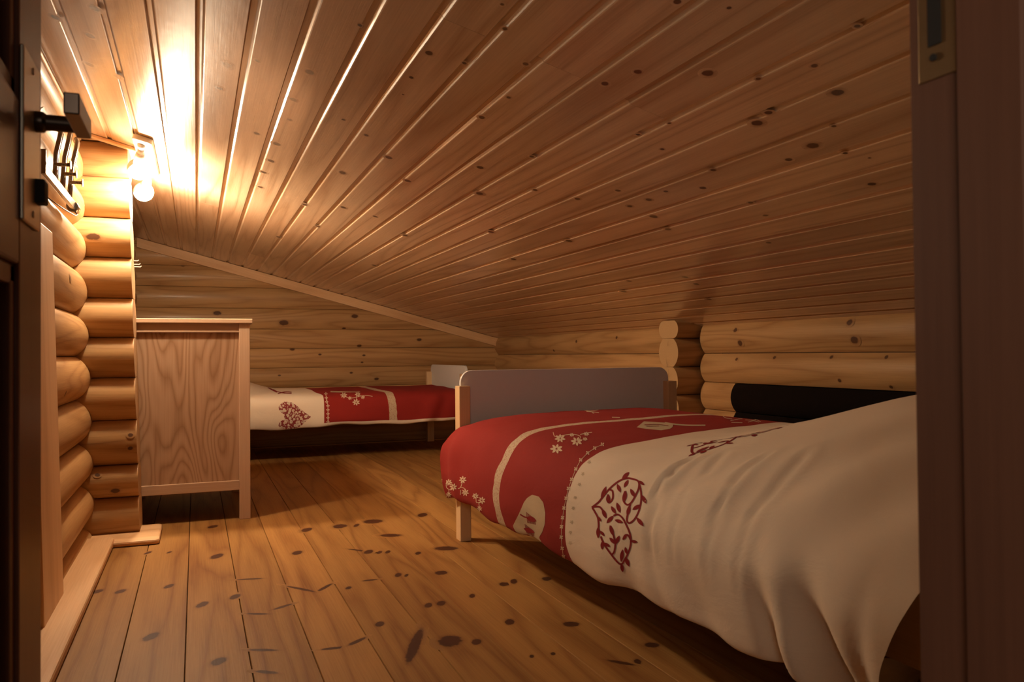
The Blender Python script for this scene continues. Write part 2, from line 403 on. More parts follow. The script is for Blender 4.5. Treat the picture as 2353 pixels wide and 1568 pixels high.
# right eave wall, with near-black log lengths where the third and fourth logs stop
ew = LogWall(lambda a, d, z: Vector((XE-d, a, z)), .032)
es = [-.05, .11, .275, .445, .59, .743, .905]
for k in range(len(es)-1):
    if k == 3:
        ew.log(es[k], es[k+1], 3.36, 3.62, cap0=True); ew.log(es[k], es[k+1], 4.0, G+.1)
        ew.log(es[k], es[k+1], .3, .6, cap1=True)
    elif k == 2:
        ew.log(es[k], es[k+1], 3.36, 3.62, cap0=True); ew.log(es[k], es[k+1], 3.82, G+.1); ew.log(es[k], es[k+1], .3, .6, cap1=True)
    else:
        ew.log(es[k], es[k+1], .3, 3.62); ew.log(es[k], es[k+1], 3.82, G+.1)
for x, y, r in [(1689,759,.014),(1700,789,.018),(1963,782,.02),(1950,741,.016),(1905,821,.01),(2031,821,.009),(1927,875,.01),(2041,890,.009),(1325,785,.013),(1270,806,.012),(1417,776,.012),(1690,826,.01),(1775,822,.01)]:
    ew.knot_at(x, y, (1, 0, 0), XE-.03, r, r*.8, lambda p: (p.y, p.z))
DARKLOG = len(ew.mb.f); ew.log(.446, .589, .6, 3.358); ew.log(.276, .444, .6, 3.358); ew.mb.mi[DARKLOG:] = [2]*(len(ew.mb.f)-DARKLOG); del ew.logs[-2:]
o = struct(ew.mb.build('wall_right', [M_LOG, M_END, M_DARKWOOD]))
# log ends of the cross wall behind the eave wall
cw = LogWall(lambda a, d, z: Vector((a, 3.685-d, z)), .05, thick=.09, both=True)
cs = [-.02, .06, .21, .365, .52, .672, .826, .99]
for k in range(len(cs)-1):
    if k == len(cs)-2: cw.log(cs[k], .923, 2.392, XE+.12, cap0=True, tone=.6)
    else: cw.log(cs[k], cs[k+1], 2.387+.004*(k % 2), XE+.12, cap0=True, tone=.5)
for (y, z, h, l) in ((3.73, .80, .028, -.3), (3.735, .70, .06, .2), (3.72, .64, .05, .1)):   # drying cracks in the end grain
    x = 2.3855
    cw.mb.add([Vector((x, y-.0012, z-h/2)), Vector((x, y+.0012, z-h/2)), Vector((x, y+l*h, z+h/2))], [(0, 1, 2)], mat=2)
o = struct(cw.mb.build('wall_cross', [M_LOG, M_END, M_BLACK]))
# left wall
lw = LogWall(lambda a, d, z: Vector((XL+d+LEAN*z, a, z)), .054)
ls = [-.10, .065, .232, .40, .578, .755, .929, 1.115, 1.29, 1.46, 1.63, 1.72]
for k in range(len(ls)-1): lw.log(ls[k], ls[k+1], .2, G+.05, na=5)
for x, y, r in [(150, 905, .012), (120, 270, .02), (165, 640, .012)]:
    lw.knot_at(x, y, (1, 0, 0), XL+.03, r, r*.8, lambda p: (p.y, p.z))
lw.build('wall_left')
# short stub wall that crosses the left wall
SY = 3.725; sx1 = -.218
sw = LogWall(lambda a, d, z: Vector((a+LEAN*z, SY-d, z)), .052, thick=.11, both=True)
ss = [-.01, .165, .30, .487, .665, .833, .998, 1.168, 1.335, 1.505, 1.652, 1.72]
for k in range(len(ss)-1): sw.log(ss[k], ss[k+1], -.52, sx1 if k < 10 else -.33, cap1=True, na=3)
for x, y, ra, rb in [(215, 545, .028, .014), (265, 1128, .018, .011), (224, 1092, .01, .007), (300, 1000, .01, .008), (300, 1030, .01, .008)]:
    sw.knot_at(x, y, (0, 1, 0), SY-.04, ra, rb, lambda p: (p.x-LEAN*p.z, p.z))
sw.build('wall_middle')

# front wall round the doorway the picture is taken from
fw = MB()
fw.box(-.75, -.205, .37, .45, 0, 1.9, axis=0); fw.box(.56, 2.7, .37, .45, 0, 1.6, axis=0); fw.box(-.205, .56, .37, .45, 1.52, 1.8, axis=0)
struct(fw.build('wall_front', M_LOG))

# ------------------------------------------------------------------ trims and skirting
t = MB()   # board along the ceiling on the gable
y0, y1 = G-.032, G-.018
xs0, xs1 = -.42, 2.545
def rake(p): return Vector((p.x, p.y, CZ(p.x)+p.z))
t.box(xs0, xs1, y0-.012, y1, -.078, -.002, axis=0, xf=rake, tone=.6)
struct(t.build('trim_1', M_TRIM, bevel=.003))
t = MB(); t.box(-.43, -.215, SY-.075, SY-.045, -.016, -.001, axis=0, xf=rake, tone=.8)
struct(t.build('trim_2', M_TRIM, bevel=.004))
t = MB(); t.tube([(-.43, y, CZ(-.40)-.006) for y in (.5, 3.65)], .006)
struct(t.build('trim_3', M_TRIM))
t = MB()   # upright board on the left wall beside the door
lean = lambda p: Vector((p.x+LEAN*p.z, p.y, p.z))
t.box(-.400, -.375, 2.45, 2.785, .022, 1.135, axis=2, xf=lean, tone=.55)
struct(t.build('trim_4', M_TRIM, bevel=.004))
def roundrect(x0, x1, y0, y1, r, n=6):
    pts = []
    for cx, cy, a0 in ((x1-r, y1-r, 0), (x0+r, y1-r, 90), (x0+r, y0+r, 180), (x1-r, y0+r, 270)):
        pts += [(cx+r*math.cos(math.radians(a0+90*k/n)), cy+r*math.sin(math.radians(a0+90*k/n))) for k in range(n+1)]
    return pts
t = MB(); t.prism(roundrect(-.46, -.302, .5, 3.585, .035), .001, .032, axis=1, tone=.45)
struct(t.build('baseboard_left', M_TRIM, bevel=.008))
t = MB(); t.prism(roundrect(-.42, -.137, 3.505, 3.83, .018), .001, .022, axis=0, tone=.8)
struct(t.build('baseboard_middle', M_TRIM, bevel=.008))

# ------------------------------------------------------------------ door leaf, open against the left, and the door frame
DX = -.157
door = struct(bpy.data.objects.new('door_1', None)); COL.objects.link(door); door.location = (DX, .46, 0)
def rel(mb_build, name, mats, parent, bevel=0):
    o = mb_build.build(name, mats, None, bevel); o.parent = parent; o.matrix_parent_inverse = Matrix.Translation(parent.location).inverted(); return o
m = MB()
m.box(DX-.04, DX, .885, 1.003, .02, 1.5, axis=2, tone=.5)              # stile
m.box(DX-.04, DX, .46, .56, .02, 1.5, axis=2, tone=.5)
for z0, z1 in ((.02, .16), (.84, 1.0), (1.40, 1.5)): m.box(DX-.04, DX, .56, .885, z0, z1, axis=1, tone=.4)
m.box(DX-.03, DX-.014, .56, .885, .16, 1.42, axis=2, tone=.6)
for z0, z1 in ((.16, .84), (1.0, 1.40)):                                 # panel mouldings
    for ya, yb, za, zb in ((.865, .885, z0, z1), (.56, .58, z0, z1), (.56, .885, z0, z0+.02), (.56, .885, z1-.02, z1)):
        m.box(DX-.016, DX-.004, ya, yb, za, zb, axis=2, tone=.2)
rel(m, 'door_leaf', M_DOOR, door, .003)
def dz(x, y, Y): return hit(x, y, (0, 1, 0), Y).z
PY0, PY1 = .884, .968
m = MB(); zt, zb = dz(65, 137, .93), dz(65, 520, .93)
m.box(DX, DX+.004, PY0, PY1, zb, zt, axis=2); m.tube([(DX+.003, .93, zt-.012), (DX+.0055, .93, zt-.012)], .004); m.tube([(DX+.003, .93, zb+.012), (DX+.0055, .93, zb+.012)], .004)
rel(m, 'handle_plate', M_STEEL, door, .0015)
hz = dz(120, 286, .95)
m = MB(); m.tube([(DX+.003, .945, hz), (DX+.012, .945, hz), (DX+.013, .945, hz), (DX+.045, .945, hz)], [.011, .011, .0085, .0085], 16)
m.box(DX+.040, DX+.054, .862, .956, hz-.011, hz+.010, axis=1)
hd = rel(m, 'door_handle', M_DARKMETAL, door, .004)
m = MB(); kz = dz(92, 435, .93)
m.box(DX+.002, DX+.013, .94, .962, kz-.012, kz+.013, axis=2)
rel(m, 'thumb_turn', M_BLACK, door, .002)

fr = struct(bpy.data.objects.new('door_2', None)); COL.objects.link(fr); fr.location = (.51, .41, 0)
m = MB()
m.prism([(.512, .455), (.520, .462), (.60, .462), (.60, .36), (.5095, .36), (.507, .364), (.507, .411), (.512, .411)], 0, 1.52, axis=2, tone=.5)
m.prism([(-.205, .36), (-.165, .36), (-.165, .411), (-.178, .411), (-.178, .455), (-.205, .455)], 0, 1.52, axis=2)
m.box(-.205, .60, .36, .455, 1.52, 1.56, axis=0)
rel(m, 'frame', M_DOOR, fr)
m = MB()
a = hit(2148, 133, (1, 0, 0), .512); zc = a.z
m.box(.5108, .5122, .414, .447, zc-.016, zc+.16, axis=2)
rel(m, 'strike_plate', M_BRASS, fr, .002)
m = MB(); ys = [hit(px, 60, (1, 0, 0), .511).y for px in (2163, 2133)]
m.box(.5100, .5110, ys[0], ys[1], zc+.009, zc+.12, axis=2); m.tube([(.5095, a.y, zc), (.5115, a.y, zc)], .0028, 12)
rel(m, 'latch_hole', M_BLACK, fr)

# ------------------------------------------------------------------ chest of drawers
CX0, CX1, CY0, CY1 = -.30, .234, 3.888, 4.72
chest = thing('chest_of_drawers', 'pale pine chest of drawers standing against the end of the short log wall', 'chest of drawers', ((CX0+CX1)/2, (CY0+CY1)/2, 0))
def cpart(mb, name, mat, bevel=.002, par=None):
    return rel(mb, name, mat, chest, bevel)
m = MB(); m.box(CX0-.012, CX1+.012, CY0-.012, CY1+.012, .901, .922, axis=0, tone=.8); cpart(m, 'top', M_CHEST, .003)
for x0 in (CX0, CX1-.048):
    for y0 in (CY0, CY1-.045):
        m = MB(); m.box(x0, x0+.048, y0, y0+.045, 0, .901, axis=2, tone=.8); cpart(m, 'leg', M_CHEST)
for ys, sgn in ((CY0, 1), (CY1, -1)):
    m = MB(); m.box(CX0+.048, CX1-.048, ys+sgn*.02, ys+sgn*.028, .17, .87, axis=2, tone=.6); cpart(m, 'side_panel', M_PLY, 0)
    m = MB(); m.box(CX0+.048, CX1-.048, ys+sgn*.012, ys+sgn*.03, .862, .901, axis=0, tone=.6)
    m.box(CX0+.048, CX1-.048, ys+sgn*.005, ys+sgn*.03, .860, .869, axis=0, tone=.8); cpart(m, 'upper_rail', M_CHEST, .001)
    m = MB(); m.box(CX0+.048, CX1-.048, ys+sgn*.008, ys+sgn*.03, .134, .178, axis=0, tone=.5); cpart(m, 'lower_rail', M_CHEST)
m = MB(); m.box(CX0+.02, CX0+.03, CY0+.045, CY1-.045, .14, .90, axis=2); cpart(m, 'back_panel', M_PLY, 0)
m = MB(); m.box(CX0+.03, CX1-.03, CY0+.03, CY1-.03, .14, .15, axis=1); cpart(m, 'bottom_panel', M_PLY, 0)
zs = [.155, .40, .645, .895]
for k in range(3):
    m = MB(); m.box(CX1-.022, CX1-.004, CY0+.048, CY1-.048, zs[k]+.004, zs[k+1]-.004, axis=1); d = cpart(m, 'drawer', M_CHEST)

# ------------------------------------------------------------------ ceiling spotlight with two globe bulbs
lx, ly0, ly1 = -.188, 3.405, 4.06
lamp = thing('ceiling_spotlight', 'white two-bulb spotlight bar, lit, on the sloping ceiling beside the short log wall', 'lamp', (lx, (ly0+ly1)/2, CZ(lx)))
m = MB()
pl = roundrect(-.036, .036, ly0, ly1, .02)
m.prism(pl, -.022, -.001, xf=lambda p: CP(lx+p.x, p.y, p.z))
rel(m, 'base', M_LAMPW, lamp, .004)
bul = [hit(318, 389, (0, 1, 0), 3.59), hit(330, 441, (0, 1, 0), 4.03)]
base = [CP(lx-.004, 3.475, -.022), CP(lx+.004, 3.97, -.022)]
axes = [Vector((.55, -.2, -.81)).normalized(), Vector((.45, -.1, -.87)).normalized()]
for b, s0, bm_, ax_ in zip(bul, base, M_BULB, axes):
    m = MB(); d = (b-s0); m.tube([s0+Vector((0, 0, .006)), s0, s0+d*.12], [.016, .016, .013], 16)
    m.tube([s0+d*.1, s0+d*.4], .0125, 16)
    ar = rel(m, 'arm', M_LAMPW, lamp)
    m = MB(); m.sphere(b, .043, 40, 28); q_ = ax_.to_track_quat('Z', 'Y'); m.v = [b+q_@(v-b) for v in m.v]
    for i, f in enumerate(m.f):                                         # the rear of the globe is the opaque plastic body
        c = (sum((m.v[k] for k in f), Vector())/len(f)-b).normalized()
        m.mi[i] = 0 if c.dot(ax_) > -.2 else 1
    bb = m.build('bulb', [bm_, M_LAMPW]); bb.parent = lamp; bb.matrix_parent_inverse = Matrix.Translation(lamp.location).inverted()
    bb['label'] = 'glowing round bulb'
    m = MB(); m.tube([s0+d*.3, s0+d*.36, b-d.normalized()*.036], [.0135, .017, .024], 18)
    o = m.build('socket', M_LAMPW); o.parent = ar

# ------------------------------------------------------------------ coat rack on the left wall
RX = -.385
def rp(zx, zy, X=RX): return hit(zx/4.6125, 180+zy/4.6125, (1, 0, 0), X)
A, B = rp(462, 985), rp(800, 1360)
zr = (A.z+B.z)/2
rack = thing('coat_rack', 'chrome coat rack with three hooked pegs on the left log wall behind the door handle', 'coat rack', (RX, (A.y+B.y)/2, zr))
m = MB(); m.box(RX-.006, RX+.006, A.y, B.y, zr-.014, zr+.014, axis=1)
m.box(RX-.012, RX+.006, A.y-.004, A.y+.006, zr-.014, zr+.055, axis=2)
m.tube([(RX-.004, B.y-.05, zr-.002), (RX-.004, B.y+.012, zr-.002)], .019, 16)
rel(m, 'rail', M_CHROME, rack, .002)
m = MB(); m.tube([(RX-.02, A.y+.02, zr-.055), (RX+.0, B.y-.25, zr-.047), (RX+.012, B.y-.1, zr-.042), (RX+.012, B.y-.05, zr-.03), (RX, B.y-.03, zr-.012)], .0018, 8)
rel(m, 'wire', M_DARKMETAL, rack)
for (t0, b0, pg, tip) in (((655, 560), (585, 1030), (595, 915), (740, 918)), ((755, 560), (660, 1125), (685, 1015), (803, 1018)), ((830, 660), (735, 1205), (760, 1103), (868, 1108))):
    T, Bt = rp(*t0, X=-.36), rp(*b0, X=RX)
    P = rp(*pg, X=-.375); E = hit(tip[0]/4.6125, 180+tip[1]/4.6125, (0, 1, 0), P.y)
    root = Vector((RX, Bt.y, zr+.006))
    m = MB()
    mid = root.lerp(T, .55)+Vector((-.006, 0, 0))
    def arc(o): 
        o = Vector(o); top = T+o
        return [root+o*1.2, root.lerp(mid, .5)+o, mid+o, mid.lerp(top, .6)+o*.4, top]
    l1 = arc((0, -.010, 0)); l2 = arc((0, .010, 0))
    m.tube(l1[:4]+[T+Vector((-.002, -.010, -.006)), T+Vector((-.006, -.004, .004)), T+Vector((-.006, .004, .004)), T+Vector((-.002, .010, -.006))]+l2[:4][::-1], .0062, 10)
    hk = rel(m, 'hook', M_CHROME, rack)
    m = MB(); m.tube([P+Vector((-.004, 0, 0)), E], .0055, 12); ee = Vector(E); m.tube([ee, ee+Vector((.003, 0, 0))], .012, 18)
    o = m.build('peg', M_CHROME); o.parent = hk
# small hooks on the left wall beyond the stub wall
hx = -.405
p1 = hit(311, 606, (0, 1, 0), 5.0)
hk = thing('wall_hook', 'small white wire wall hooks in the corner beyond the short log wall', 'hook', (p1.x-.03, 5.0, p1.z))
m = MB(); m.box(p1.x-.045, p1.x-.035, 4.97, 5.07, p1.z-.03, p1.z+.02, axis=2); rel(m, 'back_plate', M_LAMPW, hk, .002)
for dz_, L in ((.016, .012), (-.004, .02), (-.018, .026)):
    m = MB(); m.tube([(p1.x-.036, 5.0, p1.z+dz_), (p1.x+L, 5.0, p1.z+dz_), (p1.x+L+.006, 5.0, p1.z+dz_+.006)], .003, 8); rel(m, 'prong', M_LAMPW, hk)

# ------------------------------------------------------------------ beds
def make_bed(label, loc, rot, WD, L, ztop, head):
    root = thing('single_bed', label, 'bed', loc, 'single beds with white footboards')
    root.rotation_euler = (0, 0, rot)
    h = WD/2
    def P(mb, name, mat, bevel=.003): 
        o = mb.build(name, mat, root, bevel); return o
    for yy, nm, zt in ((0, 'footboard', ztop), (L, 'headboard', head)):
        s = 1 if yy == 0 else -1
        m = MB(); x0, x1, r = -h+.018, h-.018, .05
        prof = [(x0, .30), (x1, .30)]+[(x1-r+r*math.cos(a), zt-r+r*math.sin(a)) for a in [PI/2*k/8 for k in range(9)]]+[(x0+r+r*math.cos(a), zt-r+r*math.sin(a)) for a in [PI/2+PI/2*k/8 for k in range(9)]]
        m.prism(prof, 0, .018, xf=lambda p: Vector((p.x, yy-s*.028+s*p.z, p.y)))
        P(m, nm, M_WHITE, .002)
        for sx in (-1, 1):
            m = MB(); xa, xb = sorted((sx*h, sx*(h-.046))); ya, yb = sorted((yy-s*.03, yy+s*.03)); m.box(xa, xb, ya, yb, 0, zt-.062, axis=2, tone=.5)
            # the board is let into the post
            P(m, 'leg', M_BEDWOOD)
    for sx in (-1, 1):
        m = MB(); xa, xb = sorted((sx*(h-.03), sx*(h-.052))); m.box(xa, xb, .03, L-.03, .266, .385, axis=1, tone=.4); P(m, 'side_rail', M_BEDWOOD)
    m = MB(); m.box(-h+.085, h-.085, .05, L-.05, .30, .43); P(m, 'mattress', M_SHEET, .03)
    return root
NX0, NX1 = .982, 2.002
nbed = make_bed('near single bed with white footboard and birch posts, on the right', ((NX0+NX1)/2, 3.087, 0), PI, NX1-NX0, 2.36, .684, .70)
fbed = make_bed('far single bed with white footboard, along the back log wall', (1.885, 6.225, 0), PI/2, 1.0, 2.04, .664, .68)

# ------------------------------------------------------------------ duvets
def cr(pts, u):
    """Catmull-Rom through pts at u in [0, len-1]"""
    n = len(pts); i = min(int(u), n-2); t = u-i
    p0, p1, p2, p3 = pts[max(i-1, 0)], pts[i], pts[i+1], pts[min(i+2, n-1)]
    return tuple(.5*((2*b)+(-a+c)*t+(2*a-5*b+4*c-d)*t*t+(-a+3*b-3*c+d)*t**3) for a, b, c, d in zip(p0, p1, p2, p3))
def lerpc(tab, u):
    for (a, va), (b, vb) in zip(tab, tab[1:]):
        if u <= b: return va+(vb-va)*max(0, (u-a)/(b-a))
    return tab[-1][1]
from mathutils import noise as mn
def ss_(a, b, x):
    t = min(max((x-a)/(b-a), 0), 1); return t*t*(3-2*t)

class Duvet:
    src = None
    def __init__(s, name, label, sec, curves, counts, mats, place, disp, cols=88, hemu=2.):
        """sec: section control points (across, z); curves: along-position of each colour border as fn(u); rows between borders"""
        s.mb = MB(); s.n = cols; nu = len(sec)-1
        base = [cr(sec, nu*k/cols) for k in range(cols+1)]
        arc = [0.]
        for a, b in zip(base, base[1:]): arc.append(arc[-1]+math.hypot(b[0]-a[0], b[1]-a[1]))
        rows = []; mat = []
        for c0, c1, n, mm in zip(curves, curves[1:], counts, mats):
            for k in range(n): rows.append((c0, c1, k/n)); mat.append(mm)
        rows.append((curves[-2], curves[-1], 1.))
        vs = []; gc = []
        for c0, c1, f in rows:
            for k in range(cols+1):
                u = nu*k/cols; al = c0(u, arc[k])*(1-f)+c1(u, arc[k])*f
                a, z = base[k]; q = disp(u, a, z, al, f)
                vs.append(place(q[0], q[1], q[2])); gc.append(Vector((al, arc[k], 0)))
        fs = []; R = len(rows); w = cols+1
        for j in range(R-1):
            for k in range(cols):
                s.mb.add([], [], None)
                fs.append((j*w+k, j*w+k+1, (j+1)*w+k+1, (j+1)*w+k))
        o = len(s.mb.v); s.mb.add(vs, [], gc)
        for i, f in enumerate(fs):
            j, k = divmod(i, cols); s.mb.f.append(f); s.mb.sm.append(True)
            s.mb.mi.append(0 if nu*(k+.5)/cols < hemu else mat[j])
        s.bvh = BVHTree.FromPolygons([tuple(v) for v in vs], fs); s.vs = vs; s.fs = fs; s.gcs = gc
        s.name, s.label = name, label
    def on(s, x, y, off=.0006):
        org, d = s.src(x, y) if s.src else (CAMPOS, ray(x, y).normalized()); loc, nor, idx, dist = s.bvh.ray_cast(org, d)
        if loc is None: return None
        if nor.dot(d) > 0: nor = -nor
        f = s.fs[idx]
        ws = [1/max((s.vs[i]-loc).length, 1e-5) for i in f]; g = sum((s.gcs[i]*w for i, w in zip(f, ws)), Vector())/sum(ws)
        return loc+nor*off, g
    def poly(s, pts, mat, off=.0006):
        q = [s.on(x, y, off) for x, y in pts]
        q = [a for a in q if a]
        if len(q) < 3: return
        s.mb.add([a for a, g in q], [tuple(range(len(q)))], [g for a, g in q], mat=mat)
    def fill(s, pts, mat, off=.0006, step=4.):
        """polygon filled on a fine grid so that it follows the cloth"""
        def inside(x, y):
            c = False; n = len(pts)
            for i in range(n):
                (xa, ya), (xb, yb) = pts[i], pts[(i+1) % n]
                if (ya > y) != (yb > y) and x < (xb-xa)*(y-ya)/(yb-ya)+xa: c = not c
            return c
        y0, y1 = min(p[1] for p in pts), max(p[1] for p in pts); n = max(3, int((y1-y0)/step)); prev = None
        for j in range(n+1):
            y = y0+(y1-y0)*(j+.02 if j == 0 else (j-.02 if j == n else j))/n; xs = []
            for i in range(len(pts)):
                (xa, ya), (xb, yb) = pts[i], pts[(i+1) % len(pts)]
                if (ya > y) != (yb > y): xs.append((xb-xa)*(y-ya)/(yb-ya)+xa)
            xs = sorted(xs)
            row = [(xs[0], y), (xs[-1], y)] if len(xs) >= 2 else None
            if prev and row:
                m = max(1, int(max(row[1][0]-row[0][0], prev[1][0]-prev[0][0])/step))
                for k in range(m):
                    def pt(r, t): return (r[0][0]+(r[1][0]-r[0][0])*t, r[0][1])
                    s.poly([pt(prev, k/m), pt(prev, (k+1)/m), pt(row, (k+1)/m), pt(row, k/m)], mat, off)
            prev = row
    def stroke(s, pts, w, mat, off=.0008, sub=4, taper=False):
        P = [(*p,) for p in pts]; n = len(P)-1; Q = [cr(P, n*k/(n*sub)) for k in range(n*sub+1)]
        L = []
        for i, (x, y) in enumerate(Q):
            ax, ay = Q[max(i-1, 0)]; bx, by = Q[min(i+1, len(Q)-1)]; l = math.hypot(bx-ax, by-ay) or 1
            ww = w*(1-.8*i/len(Q)) if taper else w
            nx, ny = -(by-ay)/l*ww/2, (bx-ax)/l*ww/2; L.append(((x+nx, y+ny), (x-nx, y-ny)))
        for a, b in zip(L, L[1:]): s.poly([a[0], b[0], b[1], a[1]], mat, off)
    def leaf(s, a, b, w, mat, off=.0009):
        (ax, ay), (bx, by) = a, b; l = math.hypot(bx-ax, by-ay) or 1; nx, ny = -(by-ay)/l, (bx-ax)/l
        L = []
        for k in range(9):
            t = k/8; h = w/2*math.sin(PI*t)**.8 if 0 < t < 1 else 0.02
            x, y = ax+(bx-ax)*t, ay+(by-ay)*t; L.append(((x+nx*h, y+ny*h), (x-nx*h, y-ny*h)))
        for p, q in zip(L, L[1:]): s.poly([p[0], q[0], q[1], p[1]], mat, off)
    def flower(s, x, y, r, mat, n=6, sq=1., w=.42, rot=.3):
        for k in range(n):
            a = rot+2*PI*k/n; s.leaf((x+.12*r*math.cos(a), y+.12*r*math.sin(a)*sq), (x+r*math.cos(a), y+r*math.sin(a)*sq), r*w, mat)
    def build(s):
        o = s.mb.build(s.name, [M_CW, M_CR, M_PR, M_PC, M_LACE, M_FT, M_HEART], recalc=False)
        return tag(o, s.label, 'duvet', 'red and white patterned duvets')

# near duvet ---------------------------------------------------------
secN = [(1.03, .235), (.985, .195), (.945, .185), (.922, .235), (.915, .30), (.922, .37), (.945, .43), (.99, .472), (1.07, .495), (1.22, .508), (1.4, .515), (1.6, .518), (1.8, .515), (1.92, .485), (1.962, .42), (1.965, .33), (1.955, .25)]
foot = lambda u, s: lerpc([(0, 3.10), (2, 3.125), (5.4, 3.12), (6.4, 3.075), (7, 3.052), (12, 3.052), (13, 3.04), (16, 3.04)], u)
bw = lambda u, s: lerpc([(0, 1.965), (4, 1.93), (5.5, 1.915), (6.4, 1.926), (7, 1.92), (8, 1.93), (9, 1.95), (10, 2.0), (11, 2.06), (12, 2.12), (13, 2.15), (16, 2.2)], u)
lc = lambda u, s: lerpc([(0, 2.47), (4, 2.45), (5.5, 2.427), (7, 2.43), (8, 2.46), (9, 2.475), (9.6, 2.46), (10.5, 2.46), (11.7, 2.53), (13, 2.56), (16, 2.6)], u)
lc0 = lambda u, s: lc(u, s)+.026+.007*abs(math.sin(s*38))
lc1 = lambda u, s: lc(u, s)-.026
headc = lambda u, s: lerpc([(0, .925), (2, .925), (3.5, .888), (6, .818), (7, .80), (16, .80)], u)
def dispN(u, a, z, al, f):
    # pillow mound towards the head
    b0 = bw(u, 0)-.03; md = ss_(b0, b0-.85, al)*.135*ss_(6.6, 10, u)*(1-ss_(13.2, 15, u)*.4)
    md += ss_(1.5, .9, al)*.03*ss_(5, 8, u)
    zz = z+md
    side = 1-ss_(5.5, 7.2, u)
    # hem and side variations
    zz += side*ss_(3, 1.5, u)*(.010*math.sin(al*9.2)+.006*math.sin(al*23+1))
    zz += side*ss_(6, 2, u)*ss_(1.5, 1.2, al)*.020
    x = a
    foot_in = ss_(2.75, 3.12, al)
    x += side*(.012*mn.noise(Vector((al*2.2, u*.5, 1)))+.006*mn.noise(Vector((al*7, u*.7, 4))))
    x += side*foot_in*(.0-.01*math.sin(al*22))
    hemf = ss_(6.3, 2.5, u)
    for y0, wd, amp, sl in ((1.145, .030, .026, .012), (1.005, .035, .045, .02), (.93, .02, .012, -.005), (1.35, .05, .010, .02), (1.62, .05, .007, -.015), (1.5, .03, .005, .02)):
        x += side*hemf*amp*math.exp(-((al-y0-sl*(u-3))/wd)**2)
    x -= side*hemf*.02*math.exp(-((al-1.075-.016*(u-3))/.03)**2)
    # creases on top and gathered folds fanning from the shoulder
    tp = ss_(6.0, 7.5, u)*(1-ss_(12.8, 14, u))
    zz += tp*(.005*mn.noise(Vector((al*3, a*4, 2)))+.0015*mn.noise(Vector((al*9, a*11, 7))))
    white = ss_(1.95, 1.7, al)
    ph = (al*1.0+a*1.6)
    zz += tp*white*.0025*math.sin(ph*17+3*mn.noise(Vector((al*2, a*2, 5))))
    zz += ss_(5, 6.4, u)*ss_(9, 7, u)*white*(.006*math.sin(al*26+a*30))
    for (ax, ay, bx, by, dp) in ((.99, 1.536, 1.045, 1.54, .007), (1.0, 1.32, 1.06, 1.31, .006), (.96, 1.22, 1.06, 1.2, .005), (1.02, 1.44, 1.07, 1.46, .004)):
        t = max(0, min(1, ((a-ax)*(bx-ax)+(al-ay)*(by-ay))/((bx-ax)**2+(by-ay)**2)))
        dd = math.hypot(a-ax-t*(bx-ax), al-ay-t*(by-ay)); zz -= ss_(5, 6.5, u)*dp*math.exp(-(dd/.014)**2)
        zz += ss_(5, 6.5, u)*dp*.7*math.exp(-((dd-.022)/.014)**2)
    for ax, ay, bx, by, dp in ((.925, 1.51, .957, 1.546, .009), (.957, 1.546, .99, 1.536, .009), (.935, 1.30, .955, 1.318, .007), (.955, 1.318, .995, 1.313, .007), (.925, 1.21, .955, 1.222, .006), (.93, 1.42, .96, 1.45, .005), (.92, 1.66, .955, 1.68, .004)):
        t = max(0, min(1, ((a-ax)*(bx-ax)+(al-ay)*(by-ay))/((bx-ax)**2+(by-ay)**2)))
        dd = math.hypot((a-ax-t*(bx-ax))*.5, al-ay-t*(by-ay)); k = ss_(3.6, 4.6, u)*(1-ss_(7.2, 8.5, u))
        x += k*dp*.45*(math.exp(-(dd/.008)**2)-.6*math.exp(-((dd-.016)/.009)**2))
    # foot end tucked down behind the footboard, rounded corner
    fd = ss_(2.93, 3.06, al)
    zz -= fd*ss_(6, 8, u)*.02
    zz -= ss_(2.8, 3.1, al)*side*.012
    return x, al, zz
dN = Duvet('duvet', 'red and white patterned duvet with leafy heart print spread over the near bed', secN, [foot, lc0, lc1, bw, headc], [26, 3, 22, 110], [1, 4, 1, 0],
           lambda a, al, z: Vector((a, al, z)), dispN, cols=144, hemu=2.0)
def hz_(l, s=5.409, ox=1340, oy=1050): return [(ox+x/s, oy+y/s) for x, y in l]
